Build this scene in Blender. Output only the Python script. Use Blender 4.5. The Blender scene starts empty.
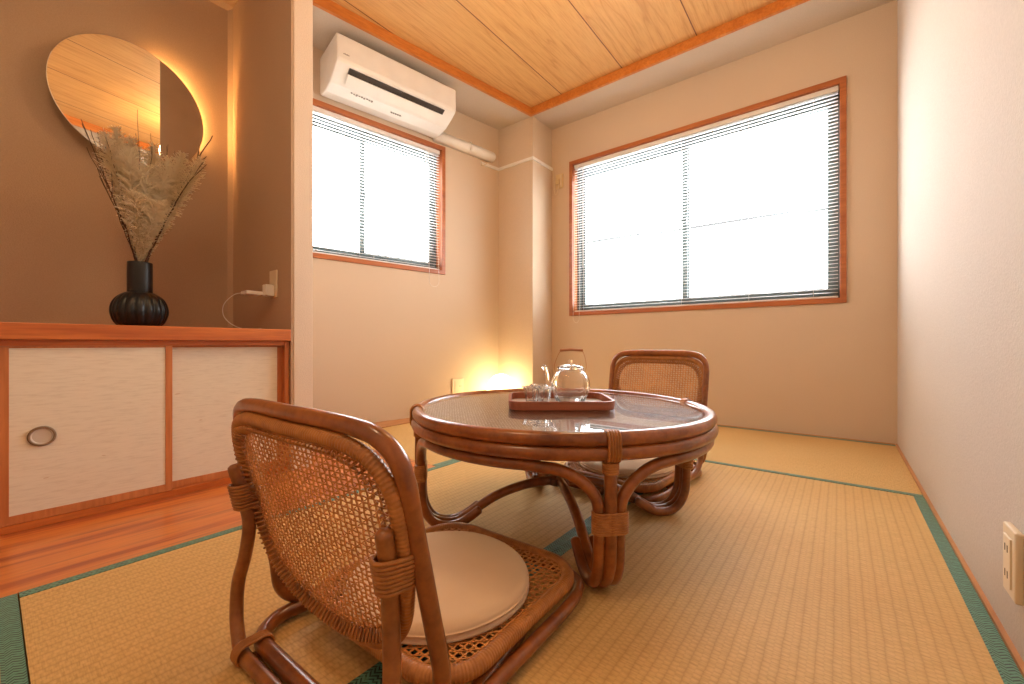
import bpy, math, random
from mathutils import Vector, Matrix
random.seed(7)
SC = bpy.context.scene
COL = SC.collection
PI = math.pi
R = math.radians

# ------------------------------------------------------------------ mesh helper
class MB:
    def __init__(s):
        s.v = []; s.f = []; s.sm = []
    def add(s, vs, fs, smooth=False):
        o = len(s.v); s.v += [tuple(p) for p in vs]
        for f in fs:
            s.f.append(tuple(i + o for i in f)); s.sm.append(smooth)
    def box(s, a, b):
        x0, y0, z0 = a; x1, y1, z1 = b
        s.add([(x0,y0,z0),(x1,y0,z0),(x1,y1,z0),(x0,y1,z0),(x0,y0,z1),(x1,y0,z1),(x1,y1,z1),(x0,y1,z1)],
              [(0,3,2,1),(4,5,6,7),(0,1,5,4),(1,2,6,5),(2,3,7,6),(3,0,4,7)])
    def prism(s, poly, z0, z1):
        n = len(poly)
        area = sum(poly[i][0]*poly[(i+1)%n][1]-poly[(i+1)%n][0]*poly[i][1] for i in range(n))
        if area < 0: poly = poly[::-1]
        s.add([(p[0],p[1],z0) for p in poly]+[(p[0],p[1],z1) for p in poly],
              [tuple(range(n-1,-1,-1)), tuple(range(n,2*n))]+[(i,(i+1)%n,n+(i+1)%n,n+i) for i in range(n)])
    def tube(s, pts, r, sides=10, closed=False, cap=True, flat=None, up=None):
        """sweep; r number or function(arclength); flat=(w,h) rectangular section"""
        P = [Vector(p) for p in pts]; n = len(P)
        T = []
        for i in range(n):
            if closed: t = P[(i+1)%n]-P[i-1]
            else: t = P[min(i+1,n-1)]-P[max(i-1,0)]
            T.append(t.normalized() if t.length > 1e-9 else Vector((0,0,1)))
        if up is None:
            up = Vector((0,0,1)) if abs(T[0].z) < .9 else Vector((1,0,0))
        N = (Vector(up)-T[0]*Vector(up).dot(T[0])).normalized()
        Ns = [N]
        for i in range(1, n):
            q = T[i-1].rotation_difference(T[i]); N = q @ N
            N = (N-T[i]*N.dot(T[i])).normalized(); Ns.append(N)
        if closed:
            q = T[-1].rotation_difference(T[0]); e = q @ Ns[-1]
            a = math.atan2(e.cross(Ns[0]).dot(T[0]), e.dot(Ns[0]))
            Ns = [Matrix.Rotation(a*i/n, 3, T[i]) @ Ns[i] for i in range(n)]
        L = 0; vs = []
        for i in range(n):
            if i: L += (P[i]-P[i-1]).length
            B = T[i].cross(Ns[i])
            if flat:
                w, h = flat
                for a, b in ((-w,-h),(w,-h),(w,h),(-w,h)): vs.append(P[i]+B*a*.5+Ns[i]*b*.5)
            else:
                rr = r(L) if callable(r) else r
                for k in range(sides):
                    a = 2*PI*k/sides
                    vs.append(P[i]+(Ns[i]*math.cos(a)+B*math.sin(a))*rr)
        m = 4 if flat else sides
        fs = []
        for i in range(n if closed else n-1):
            j = (i+1) % n
            for k in range(m):
                l = (k+1) % m
                fs.append((i*m+k, i*m+l, j*m+l, j*m+k))
        s.add(vs, fs, not flat)
        if not closed and cap:
            o = len(s.v)-len(vs)
            s.f.append(tuple(o+k for k in range(m-1,-1,-1))); s.sm.append(False)
            s.f.append(tuple(o+(n-1)*m+k for k in range(m))); s.sm.append(False)
    def rod(s, pts, r, sides=12):
        """tube with rounded ends"""
        P = [Vector(p) for p in pts]
        a = (P[0]-P[1]).normalized(); b = (P[-1]-P[-2]).normalized()
        ext = [(.55,.9),(.9,.55),(1.0,.15)]
        pts2 = [P[0]+a*r*.7*e for e, _ in reversed(ext)]+P+[P[-1]+b*r*.7*e for e, _ in ext]
        # per-point radius through arclength table
        Ls = [0]
        for i in range(1,len(pts2)): Ls.append(Ls[-1]+(pts2[i]-pts2[i-1]).length)
        rad = [q for _, q in reversed(ext)]+[1]*len(P)+[q for _, q in ext]
        tab = list(zip(Ls, rad))
        def rf(L):
            for i in range(len(tab)-1):
                if L <= tab[i+1][0]+1e-9:
                    (l0,r0),(l1,r1) = tab[i],tab[i+1]
                    return r*(r0+(r1-r0)*((L-l0)/max(l1-l0,1e-9)))
            return r*tab[-1][1]
        s.tube(pts2, rf, sides)
    def lathe(s, prof, seg=32, c=(0,0,0), mod=None, closed=False, smooth=True):
        vs = []; n = len(prof)
        for i, (r, z) in enumerate(prof):
            for k in range(seg):
                a = 2*PI*k/seg
                rr = r*(mod(a, z, i) if mod else 1)
                vs.append((c[0]+rr*math.cos(a), c[1]+rr*math.sin(a), c[2]+z))
        fs = []
        for i in range(n if closed else n-1):
            j = (i+1) % n
            for k in range(seg):
                l = (k+1) % seg
                fs.append((i*seg+k, i*seg+l, j*seg+l, j*seg+k))
        s.add(vs, fs, smooth)
        if not closed:
            o = len(s.v)-len(vs)
            if prof[0][0] > 1e-6: s.f.append(tuple(o+k for k in range(seg-1,-1,-1))); s.sm.append(False)
            if prof[-1][0] > 1e-6: s.f.append(tuple(o+(n-1)*seg+k for k in range(seg))); s.sm.append(False)
    def build(s, name, m, parent=None, label=None, kind=None, bevel=0, loc=None, rotz=None):
        me = bpy.data.meshes.new(name); me.from_pydata(s.v, [], s.f)
        me.polygons.foreach_set('use_smooth', s.sm); me.update()
        me.materials.append(m)
        o = bpy.data.objects.new(name, me); COL.objects.link(o)
        if parent: o.parent = parent
        if label: o['label'] = label
        if kind: o['kind'] = kind
        if loc: o.location = loc
        if rotz is not None: o.rotation_euler = (0,0,rotz)
        if bevel:
            b = o.modifiers.new('bevel','BEVEL'); b.width = bevel; b.segments = 2; b.limit_method = 'ANGLE'; b.angle_limit = R(40)
        return o

def thing(name, label, cat, loc=(0,0,0), rotz=0, group=None, kind=None):
    o = bpy.data.objects.new(name, None); COL.objects.link(o)
    o.location = loc; o.rotation_euler = (0,0,rotz); o.empty_display_size = .05
    if label: o['label'] = label
    if cat: o['category'] = cat
    if group: o['group'] = group
    if kind: o['kind'] = kind
    return o
def tag(o, label, cat, group=None):
    o['label'] = label; o['category'] = cat
    if group: o['group'] = group
    return o
def boxo(name, a, b, m, parent=None, **k):
    q = MB(); q.box(a, b); return q.build(name, m, parent, **k)
def spline(pts, n=8, closed=False):
    P = [Vector(p) for p in pts]; out = []; N = len(P)
    rng = range(N) if closed else range(N-1)
    for i in rng:
        if closed: p0,p1,p2,p3 = P[i-1],P[i],P[(i+1)%N],P[(i+2)%N]
        else: p0,p1,p2,p3 = P[max(i-1,0)],P[i],P[i+1],P[min(i+2,N-1)]
        for k in range(n):
            t = k/n
            out.append(.5*((2*p1)+(p2-p0)*t+(2*p0-5*p1+4*p2-p3)*t*t+(3*p1-p0-3*p2+p3)*t**3))
    if not closed: out.append(P[-1])
    return out
def resample(pts, step, closed=False):
    P = [Vector(p) for p in pts]
    if closed: P.append(P[0].copy())
    L = [0]
    for i in range(1,len(P)): L.append(L[-1]+(P[i]-P[i-1]).length)
    n = max(2, round(L[-1]/step)); out = []; j = 0
    for k in range(n if closed else n+1):
        d = L[-1]*k/n
        while j < len(L)-2 and L[j+1] < d: j += 1
        t = (d-L[j])/max(L[j+1]-L[j],1e-9); out.append(P[j].lerp(P[j+1], min(max(t,0),1)))
    return out
def wrapped(q, pts, r, closed=False, pitch=.005, sides=10, depth=.0011):
    """a pole bound with cane: ridges along the sweep"""
    P = resample(pts, pitch/4, closed)
    # exact pitch from the resampled length
    L = sum((P[i]-P[i-1]).length for i in range(1,len(P)))
    q.tube(P, lambda s: r-depth+depth*abs(math.sin(PI*s/pitch))**.6, sides, closed)
def rrect(hx, y0, y1, rad, n=8, z=0):
    pts = []
    for cx, cy, a0 in ((hx-rad,y1-rad,0),(-hx+rad,y1-rad,90),(-hx+rad,y0+rad,180),(hx-rad,y0+rad,270)):
        for k in range(n+1):
            a = R(a0+90*k/n); pts.append((cx+rad*math.cos(a), cy+rad*math.sin(a), z))
    return pts

# ------------------------------------------------------------------ materials
def s2l(c): return tuple((x/255/12.92 if x/255 <= .04045 else ((x/255+.055)/1.055)**2.4) for x in c)
class NT:
    def __init__(s, name):
        s.m = bpy.data.materials.new(name); s.m.use_nodes = True; s.t = s.m.node_tree
        s.b = s.t.nodes['Principled BSDF']; s.out = s.t.nodes['Material Output']
    def n(s, ty, **k):
        x = s.t.nodes.new(ty)
        for a, b in k.items():
            if a.startswith('i_'): x.inputs[int(a[2:])].default_value = b
            else: setattr(x, a, b)
        return x
    def l(s, a, b): s.t.links.new(a, b)
    def base(s, c): s.b.inputs['Base Color'].default_value = (*c, 1)
    def set(s, **k):
        for a, b in k.items(): s.b.inputs[a.replace('_',' ')].default_value = b
        return s
    def coord(s, kind='Object', scale=(1,1,1), rot=(0,0,0)):
        tc = s.n('ShaderNodeTexCoord'); mp = s.n('ShaderNodeMapping')
        mp.inputs['Scale'].default_value = scale; mp.inputs['Rotation'].default_value = rot
        s.l(tc.outputs[kind], mp.inputs[0]); return mp.outputs[0]
    def noise(s, vec, scale, detail=3, rough=.5):
        x = s.n('ShaderNodeTexNoise'); x.inputs['Scale'].default_value = scale
        x.inputs['Detail'].default_value = detail; x.inputs['Roughness'].default_value = rough
        s.l(vec, x.inputs['Vector']); return x.outputs['Fac']
    def ramp(s, fac, stops):
        x = s.n('ShaderNodeValToRGB'); e = x.color_ramp.elements
        while len(e) < len(stops): e.new(.5)
        for i, (p, c) in enumerate(stops):
            e[i].position = p; e[i].color = (*c, 1) if len(c) == 3 else c
        s.l(fac, x.inputs[0]); return x.outputs[0]
    def mix(s, fac, a, b, mode='MIX'):
        x = s.n('ShaderNodeMix', data_type='RGBA', blend_type=mode)
        for i, v in ((0,fac),(6,a),(7,b)):
            if isinstance(v, (int,float)): x.inputs[i].default_value = v
            elif isinstance(v, tuple): x.inputs[i].default_value = (*v,1)
            else: s.l(v, x.inputs[i])
        return x.outputs[2]
    def math(s, op, a, b=0, c=0):
        x = s.n('ShaderNodeMath', operation=op)
        for i, v in enumerate((a,b,c)):
            if isinstance(v, (int,float)): x.inputs[i].default_value = v
            else: s.l(v, x.inputs[i])
        return x.outputs[0]
    def bump(s, h, strength=.3, dist=.001, nrm=None):
        x = s.n('ShaderNodeBump'); x.inputs['Strength'].default_value = strength; x.inputs['Distance'].default_value = dist
        s.l(h, x.inputs['Height'])
        if nrm is not None: s.l(nrm, x.inputs['Normal'])
        s.l(x.outputs[0], s.b.inputs['Normal']); return x.outputs[0]
    def color(s, c): s.l(c, s.b.inputs['Base Color'])

def plain(name, c, rough=.5, spec=.5, metal=0, coat=0):
    m = NT(name); v = m.coord(); f = m.noise(v, 12, 2)
    m.color(m.ramp(f, [(.3, tuple(x*.94 for x in c)), (.7, c)]))
    m.set(Roughness=rough, Metallic=metal); m.b.inputs['Specular IOR Level'].default_value = spec
    m.b.inputs['Coat Weight'].default_value = coat
    return m.m
def wallpaper(name, c, bump=.35, scale=260):
    m = NT(name); v = m.coord()
    f = m.noise(v, scale, 2, .6); g = m.noise(v, 2.2, 2)
    a = m.ramp(g, [(.3, tuple(x*.97 for x in c)), (.7, c)])
    m.color(m.mix(.10, a, m.ramp(f, [(.35,(.25,.2,.15)),(.65,(1,1,1))]), 'MULTIPLY'))
    m.bump(f, bump, .0018); m.set(Roughness=.85); return m.m
def wood(name, c1, c2, c3, axis='Y', sc=1.0, rough=.4, coat=0.0, planks=None, joint=None, spec=.5):
    """long-grain wood; grain runs along axis"""
    m = NT(name)
    k = {'X':(.06,1,1),'Y':(1,.06,1),'Z':(1,1,.06)}[axis]
    v = m.coord('Object', tuple(q*sc for q in k))
    f = m.noise(v, 14, 5, .6); g = m.noise(v, 90, 3, .6)
    a = m.ramp(f, [(.25,c2),(.5,c1),(.75,c3)])
    a = m.mix(.22, a, m.ramp(g, [(.35,tuple(x*.45 for x in c1)),(.6,(1,1,1))]), 'MULTIPLY')
    m.color(a); m.set(Roughness=rough); m.b.inputs['Coat Weight'].default_value = coat
    m.b.inputs['Specular IOR Level'].default_value = spec
    m.bump(g, .08, .0006)
    return m.m

M = {}
M['wall'] = wallpaper('beige_wallpaper', (.65,.51,.37))
M['wall_right'] = wallpaper('beige_wallpaper_right', (.57,.50,.43), .6, 200)
M['pillar'] = wallpaper('pale_wallpaper', (.74,.60,.47), .6, 220)
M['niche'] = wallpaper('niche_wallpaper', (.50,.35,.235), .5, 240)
M['soffit'] = wallpaper('soffit_wallpaper', (.62,.525,.42), .2, 240)
M['trim'] = wood('orange_trim_wood', (.52,.17,.03), (.42,.12,.02), (.62,.22,.045), 'X', rough=.35)
M['trim_y'] = wood('orange_trim_wood_y', (.60,.20,.035), (.50,.15,.025), (.68,.25,.05), 'Y', rough=.4)
M['casing'] = wood('window_casing_wood', (.44,.135,.04), (.34,.095,.028), (.52,.175,.055), 'X', rough=.35)
M['cab'] = wood('cabinet_wood', (.56,.15,.03), (.40,.085,.015), (.70,.22,.05), 'Y', sc=1.6, rough=.35, coat=.2)
M['cab_z'] = wood('cabinet_post_wood', (.55,.19,.06), (.46,.14,.04), (.64,.25,.09), 'Z', rough=.4)
M['wedge'] = wood('base_board_wood', (.55,.26,.10), (.47,.20,.07), (.62,.31,.13), 'Y', rough=.5)

def floor_wood():
    m = NT('glossy_floor_boards'); v = m.coord('Object', (1,.05,1))
    # streaky boards running along Y
    f = m.noise(v, 22, 4, .55); g = m.noise(v, 120, 3, .6)
    a = m.ramp(f, [(.34,(.30,.055,.016)),(.45,(.46,.105,.026)),(.52,(.66,.20,.04)),(.60,(.70,.24,.05)),(.68,(.42,.12,.045))])
    a = m.mix(.15, a, m.ramp(g, [(.35,(.35,.2,.12)),(.6,(1,1,1))]), 'MULTIPLY')
    m.color(a); m.set(Roughness=.28); m.b.inputs['Coat Weight'].default_value = .25; m.b.inputs['Coat Roughness'].default_value = .2
    return m.m
M['floor'] = floor_wood()

def ceiling_wood():
    m = NT('ceiling_board_wood'); tc = m.n('ShaderNodeTexCoord'); sp = m.n('ShaderNodeSeparateXYZ')
    m.l(tc.outputs['Object'], sp.inputs[0]); X = sp.outputs[0]
    u = m.math('DIVIDE', m.math('ADD', X, 2.108), .4765)
    fr = m.math('FRACT', m.math('ADD', u, 20)); idx = m.math('FLOOR', u)
    # each board gets its own patch of grain
    cmb = m.n('ShaderNodeCombineXYZ'); m.l(X, cmb.inputs[0]); m.l(m.math('MULTIPLY', sp.outputs[1], .06), cmb.inputs[1]); m.l(m.math('MULTIPLY', idx, 3.7), cmb.inputs[2])
    f = m.noise(cmb.outputs[0], 5, 3, .5)
    w = m.math('FRACT', m.math('MULTIPLY', f, 11))           # contour lines = cathedral grain
    ln = m.math('ABSOLUTE', m.math('SUBTRACT', w, .5))
    g = m.noise(cmb.outputs[0], 110, 3, .65)
    a = m.ramp(ln, [(.0,(.55,.28,.085)),(.08,(.63,.345,.115)),(.5,(.67,.375,.13))])
    a = m.mix(.20, a, m.ramp(g, [(.36,(.45,.27,.12)),(.55,(1,1,1))]), 'MULTIPLY')
    d = m.math('ABSOLUTE', m.math('SUBTRACT', fr, .5))
    j = m.math('GREATER_THAN', d, .4935)
    a = m.mix(j, a, (.16,.06,.02))
    m.color(a); m.set(Roughness=.6); return m.m
M['ceil'] = ceiling_wood()

def tatami(name, axis):
    m = NT(name); tc = m.n('ShaderNodeTexCoord'); sp = m.n('ShaderNodeSeparateXYZ')
    m.l(tc.outputs['Object'], sp.inputs[0])
    a, b = (sp.outputs[0], sp.outputs[1]) if axis == 'Y' else (sp.outputs[1], sp.outputs[0])
    # a = across the mat (ribs spaced along it), b = along the mat
    per = .0235
    wob = m.math('MULTIPLY', m.math('SUBTRACT', m.noise(m.coord(), 30, 1), .5), .004)
    ua = m.math('DIVIDE', m.math('ADD', a, wob), per)
    sa = m.math('ABSOLUTE', m.math('SINE', m.math('MULTIPLY', ua, PI)))
    half = m.math('ABSOLUTE', m.math('SINE', m.math('MULTIPLY', ua, PI*2)))
    rib = m.math('POWER', sa, .45)
    # fine rush strands across the mat, offset on alternate ribs
    idx = m.math('FLOOR', m.math('MULTIPLY', ua, 2))
    off = m.math('MULTIPLY', m.math('MODULO', idx, 2), .5)
    rb = m.math('ABSOLUTE', m.math('SINE', m.math('MULTIPLY', m.math('ADD', m.math('DIVIDE', b, .0115), off), PI)))
    fine = m.math('ABSOLUTE', m.math('SINE', m.math('MULTIPLY', b, PI/.0030)))
    cm = m.n('ShaderNodeCombineXYZ'); m.l(m.math('MULTIPLY', a, .15), cm.inputs[0]); m.l(b, cm.inputs[1])
    st = m.noise(cm.outputs[0], 260, 3, .6)
    big = m.noise(m.coord(), 3.0, 3, .5)
    base = m.ramp(st, [(.25,(.56,.355,.13)),(.5,(.71,.475,.19)),(.75,(.78,.54,.235))])
    base = m.mix(.5, base, m.ramp(big, [(.3,(.90,.85,.78)),(.7,(1,1,1))]), 'MULTIPLY')
    base = m.mix(m.math('MULTIPLY', m.math('SUBTRACT', 1, m.math('POWER', sa, .3)), .58), base, (.42,.23,.075))
    base = m.mix(m.math('MULTIPLY', m.math('SUBTRACT', 1, m.math('POWER', rb, .3)), .62), base, (.42,.24,.085))
    base = m.mix(m.math('MULTIPLY', m.math('SUBTRACT', 1, m.math('POWER', half, .3)), .30), base, (.42,.24,.08))
    m.color(base)
    h = m.math('ADD', m.math('MULTIPLY', rib, 1.0), m.math('ADD', m.math('MULTIPLY', fine, .15), m.math('MULTIPLY', rb, .35)))
    m.bump(h, .35, .0015); m.set(Roughness=.62); m.b.inputs['Specular IOR Level'].default_value = .35
    return m.m
M['tatY'] = tatami('tatami_rush_y', 'Y'); M['tatX'] = tatami('tatami_rush_x', 'X')

def heri(name, axis):
    m = NT(name); tc = m.n('ShaderNodeTexCoord'); sp = m.n('ShaderNodeSeparateXYZ')
    m.l(tc.outputs['Object'], sp.inputs[0])
    u, w = (sp.outputs[1], sp.outputs[0]) if axis == 'Y' else (sp.outputs[0], sp.outputs[1])
    # interlocking zigzag: blocks whose stripes lean alternately
    blk = m.math('FLOOR', m.math('DIVIDE', w, .0088))
    sgn = m.math('SUBTRACT', m.math('MULTIPLY', m.math('MODULO', m.math('ABSOLUTE', blk), 2), 2), 1)
    ph = m.math('ADD', m.math('DIVIDE', u, .0085), m.math('MULTIPLY', m.math('MULTIPLY', sgn, m.math('DIVIDE', w, .0088)), .9))
    fr = m.math('ABSOLUTE', m.math('SUBTRACT', m.math('FRACT', ph), .5))
    big = m.math('GREATER_THAN', m.math('FRACT', m.math('DIVIDE', u, .031)), .84)
    c = m.ramp(fr, [(.17,(.006,.04,.028)),(.26,(.12,.33,.23))])
    c = m.mix(m.math('MULTIPLY', big, .6), c, (.10,.32,.22))
    n = m.noise(m.coord(), 900, 1)
    c = m.mix(.4, c, m.ramp(n, [(.3,(.5,.5,.4)),(.7,(1,1,1))]), 'MULTIPLY')
    m.color(c); m.set(Roughness=.6); m.b.inputs['Sheen Weight'].default_value = .2
    return m.m
M['heriY'] = heri('green_border_cloth_y', 'Y'); M['heriX'] = heri('green_border_cloth_x', 'X')

def rattan(name, c1, c2, rough=.28, coat=.5):
    m = NT(name); v = m.coord('Object')
    f = m.noise(v, 9, 4, .6); g = m.noise(v, 60, 3, .6)
    a = m.ramp(f, [(.3,c2),(.62,c1)])
    a = m.mix(.35, a, m.ramp(g, [(.35,(.35,.22,.15)),(.6,(1,1,1))]), 'MULTIPLY')
    m.color(a); m.set(Roughness=rough); m.b.inputs['Coat Weight'].default_value = coat; m.b.inputs['Coat Roughness'].default_value = .15
    m.bump(g, .1, .0008); return m.m
M['pole'] = rattan('varnished_rattan_pole', (.37,.115,.022), (.15,.038,.010))
M['pole_dark'] = rattan('dark_rattan_pole', (.22,.065,.03), (.10,.028,.016))
M['pole_light'] = rattan('golden_rattan_pole', (.40,.15,.035), (.22,.07,.017), .35, .3)
M['wrap'] = rattan('cane_binding', (.52,.215,.05), (.34,.12,.026), .42, .15)
M['cane'] = rattan('woven_cane', (.68,.31,.095), (.50,.20,.055), .5, .05)

def cushion_mat():
    m = NT('cream_cushion_cloth'); v = m.coord(); f = m.noise(v, 5, 3); g = m.noise(v, 700, 2)
    m.color(m.ramp(f, [(.3,(.70,.52,.345)),(.7,(.76,.58,.40))])); m.bump(f, .5, .008)
    m.set(Roughness=.75); m.b.inputs['Sheen Weight'].default_value = .15; return m.m
M['cushion'] = cushion_mat()

def fusuma():
    m = NT('fusuma_paper'); v = m.coord('Object', (1,.12,1)); f = m.noise(v, 160, 4, .65)
    h = m.noise(m.coord('Object', (1,.25,1)), 60, 2, .5)
    a = m.ramp(f, [(.30,(.66,.58,.46)),(.50,(.74,.665,.54)),(.8,(.78,.705,.58))])
    a = m.mix(m.math('GREATER_THAN', h, .755), a, (.58,.44,.30))
    m.color(a); m.set(Roughness=.8); m.bump(f, .25, .001); return m.m
M['fusuma'] = fusuma()
M['brass'] = plain('aged_steel_pull', (.56,.49,.42), .5, .5, 0)
M['brass_rim'] = plain('bronze_pull_rim', (.26,.17,.10), .4, .5, .3)
M['white_pl'] = plain('white_plastic', (.80,.77,.72), .35)
M['cream_pl'] = plain('cream_plastic', (.74,.62,.44), .4)
M['yellow_pl'] = plain('yellowed_plastic', (.70,.54,.30), .4)
M['dark_slot'] = plain('dark_vent', (.035,.025,.02), .6)
M['mark'] = plain('grey_print', (.30,.26,.23), .6)
M['black'] = plain('black_ceramic', (.007,.007,.008), .33, .5)
M['alu'] = plain('dark_window_aluminium', (.10,.125,.125), .4, .5, .4)
M['slat'] = plain('white_blind_slat', (.82,.82,.80), .45)
M['cord'] = plain('white_cord', (.80,.77,.72), .6)
M['outwall'] = plain('outdoor_cable_rubber', (.025,.026,.028), .7)
M['twig'] = plain('dark_twig_bark', (.085,.04,.022), .7)
M['tray'] = wood('red_tray_wood', (.33,.095,.045), (.25,.065,.03), (.40,.13,.06), 'X', rough=.4)
M['grip'] = plain('wood_grip', (.45,.19,.09), .5)

def plume_mat():
    m = NT('cream_plume'); m.base((.96,.87,.68)); m.set(Roughness=.8)
    tr = m.n('ShaderNodeBsdfTranslucent'); tr.inputs[0].default_value = (.97,.88,.70,1)
    mx = m.n('ShaderNodeMixShader'); mx.inputs[0].default_value = .5
    m.l(m.b.outputs[0], mx.inputs[1]); m.l(tr.outputs[0], mx.inputs[2]); m.l(mx.outputs[0], m.out.inputs[0]); return m.m
M['plume'] = plume_mat()
def tray_in():
    m = NT('tray_lining'); f = m.noise(m.coord(), 300, 2); m.color(m.ramp(f, [(.3,(.42,.34,.28)),(.7,(.55,.47,.40))])); m.set(Roughness=.35); return m.m
M['tray_in'] = tray_in()
def glass(name, rough=0, ior=1.5, tint=(1,1,1)):
    m = NT(name); m.base(tint); m.set(Roughness=rough); m.b.inputs['Transmission Weight'].default_value = 1
    m.b.inputs['IOR'].default_value = ior; return m.m
M['glass'] = glass('clear_glass')
def thinglass(name, ior=1.5):
    m = NT(name); fr = m.n('ShaderNodeFresnel'); fr.inputs[0].default_value = ior
    gl = m.n('ShaderNodeBsdfGlossy'); gl.inputs['Roughness'].default_value = .0
    tr = m.n('ShaderNodeBsdfTransparent'); mx = m.n('ShaderNodeMixShader')
    ge = m.n('ShaderNodeNewGeometry'); R2 = m.math('DIVIDE', m.math('MULTIPLY', fr.outputs[0], 2), m.math('ADD', fr.outputs[0], 1)); m.l(m.math('MULTIPLY', R2, m.math('SUBTRACT', 1, ge.outputs['Backfacing'])), mx.inputs[0]); m.l(tr.outputs[0], mx.inputs[1]); m.l(gl.outputs[0], mx.inputs[2]); m.l(mx.outputs[0], m.out.inputs[0]); return m.m
M['pane'] = thinglass('window_pane_glass'); M['table_glass'] = thinglass('table_top_glass', 1.55)
M['mirror'] = plain('mirror_silver', (.92,.88,.82), .0, .5, 1)
M['mirror'].node_tree.nodes['Principled BSDF'].inputs['Roughness'].default_value = 0.005
def emit(name, c, s):
    m = NT(name); e = m.n('ShaderNodeEmission'); e.inputs[0].default_value = (*c,1); e.inputs[1].default_value = s
    m.l(e.outputs[0], m.out.inputs[0]); return m.m
def woven_top():
    """fine cane matting under the table glass"""
    m = NT('woven_table_matting'); tc = m.n('ShaderNodeTexCoord'); sp = m.n('ShaderNodeSeparateXYZ'); m.l(tc.outputs['Object'], sp.inputs[0])
    a = m.math('SINE', m.math('MULTIPLY', sp.outputs[0], PI/.005)); b = m.math('SINE', m.math('MULTIPLY', sp.outputs[1], PI/.005))
    w = m.math('ADD', m.math('MULTIPLY', m.math('MULTIPLY', a, b), .6), m.math('MULTIPLY', m.math('SUBTRACT', m.noise(m.coord(), 150, 2, .7), .5), 2.2))
    m.color(m.ramp(m.math('ADD', m.math('MULTIPLY', w, .5), .5), [(.2,(.025,.02,.018)),(.55,(.22,.18,.15)),(.85,(.66,.60,.54))]))
    m.bump(w, .8, .0015); m.set(Roughness=.38); m.b.inputs['Specular IOR Level'].default_value = .9; return m.m
M['woven'] = woven_top()

# ------------------------------------------------------------------ key dimensions
XR = .238                 # right wall
YB = 2.970                # window wall
XN = -2.480               # back of the alcove
XF = -1.820               # alcove front
YS = .797                 # alcove side wall
YP = .881                 # outer side of the pillar
YR = -.95                 # wall behind the camera
ZS = 2.343                # plaster ceiling
ZW = 2.395                # boarded ceiling
A = R(9.75)
P0 = Vector((-2.462,1.567,0))
U = Vector((math.sin(A), math.cos(A), 0)); NI = Vector((math.cos(A), -math.sin(A), 0))
ROT_AC = R(90)-A
def ac(s, d=0, z=0): return P0+U*s+NI*d+Vector((0,0,z))      # point on the wall with the air conditioner

def wall_with_hole(name, x0, x1, z1, hx0, hx1, hz0, hz1, th, m, loc, rotz):
    q = MB(); q.box((x0,0,-.06),(hx0,th,z1)); q.box((hx1,0,-.06),(x1,th,z1))
    q.box((hx0,0,-.06),(hx1,th,hz0)); q.box((hx0,0,hz1),(hx1,th,z1))
    return q.build(name, m, kind='structure', loc=loc, rotz=rotz)

# ------------------------------------------------------------------ the shell
W1 = dict(x0=-1.740, x1=.030, z0=.760, z1=2.022)
W2 = dict(x0=-.600, x1=.603, z0=1.056, z1=2.023)
wall_with_hole('wall_back', -2.75, XR+.1, 2.5, W1['x0']+.02, W1['x1']-.02, W1['z0']+.02, W1['z1']-.02, .14, M['wall'], (0,YB,0), 0)
wall_with_hole('wall_left', -.72, 1.45, 2.5, W2['x0']+.02, W2['x1']-.02, W2['z0']+.02, W2['z1']-.02, .14, M['wall'], tuple(P0), ROT_AC)
boxo('wall_right', (XR,YR-.1,-.06), (XR+.1,YB,2.5), M['wall_right'], kind='structure')
boxo('wall_rear', (-2.75,YR-.1,-.06), (XR,YR,2.5), M['wall'], kind='structure')
boxo('wall_column', (-2.42,2.69,-.055), (-1.915,YB,ZS), M['wall'], kind='structure')
boxo('wall_alcove', (XN-.1,YR,-.055), (XN,YS,2.5), M['niche'], kind='structure')
# pillar: inner face papered like the alcove
boxo('wall_pillar', (-2.70,YS+.003,-.055), (-1.800,YP,2.5), M['pillar'], kind='structure', bevel=.003)
boxo('wall_alcove_side', (XN,YS-.006,-.055), (-1.803,YS+.003,2.5), M['niche'], kind='structure')
# alcove ceiling with the chamfered cove at its edges
q = MB(); q.box((XN,YR,2.27),(XF-.02,YS-.006,2.45)); q.build('ceiling_alcove', M['niche'], kind='structure')
q = MB(); c = .020
q.add([(XN,YS-.006,0.59),(XN+c*.75,YS-.006,0.59),(XN,YS-.006-c,0.59),(XN,YS-.006,2.27),(XN+c*.75,YS-.006,2.27),(XN,YS-.006-c,2.27)],
      [(0,1,2),(3,5,4),(1,4,5,2),(0,3,4,1),(0,2,5,3)])
q.build('trim_1', M['niche'], kind='structure')
q = MB()
q.add([(XN,YR,2.27),(XN+c,YR,2.27),(XN,YR,2.27-c),(XN,YS-.006,2.27),(XN+c,YS-.006,2.27),(XN,YS-.006,2.27-c)],
      [(0,1,2),(3,5,4),(1,4,5,2),(0,3,4,1),(0,2,5,3)])
q.build('trim_2', M['niche'], kind='structure')

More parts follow.
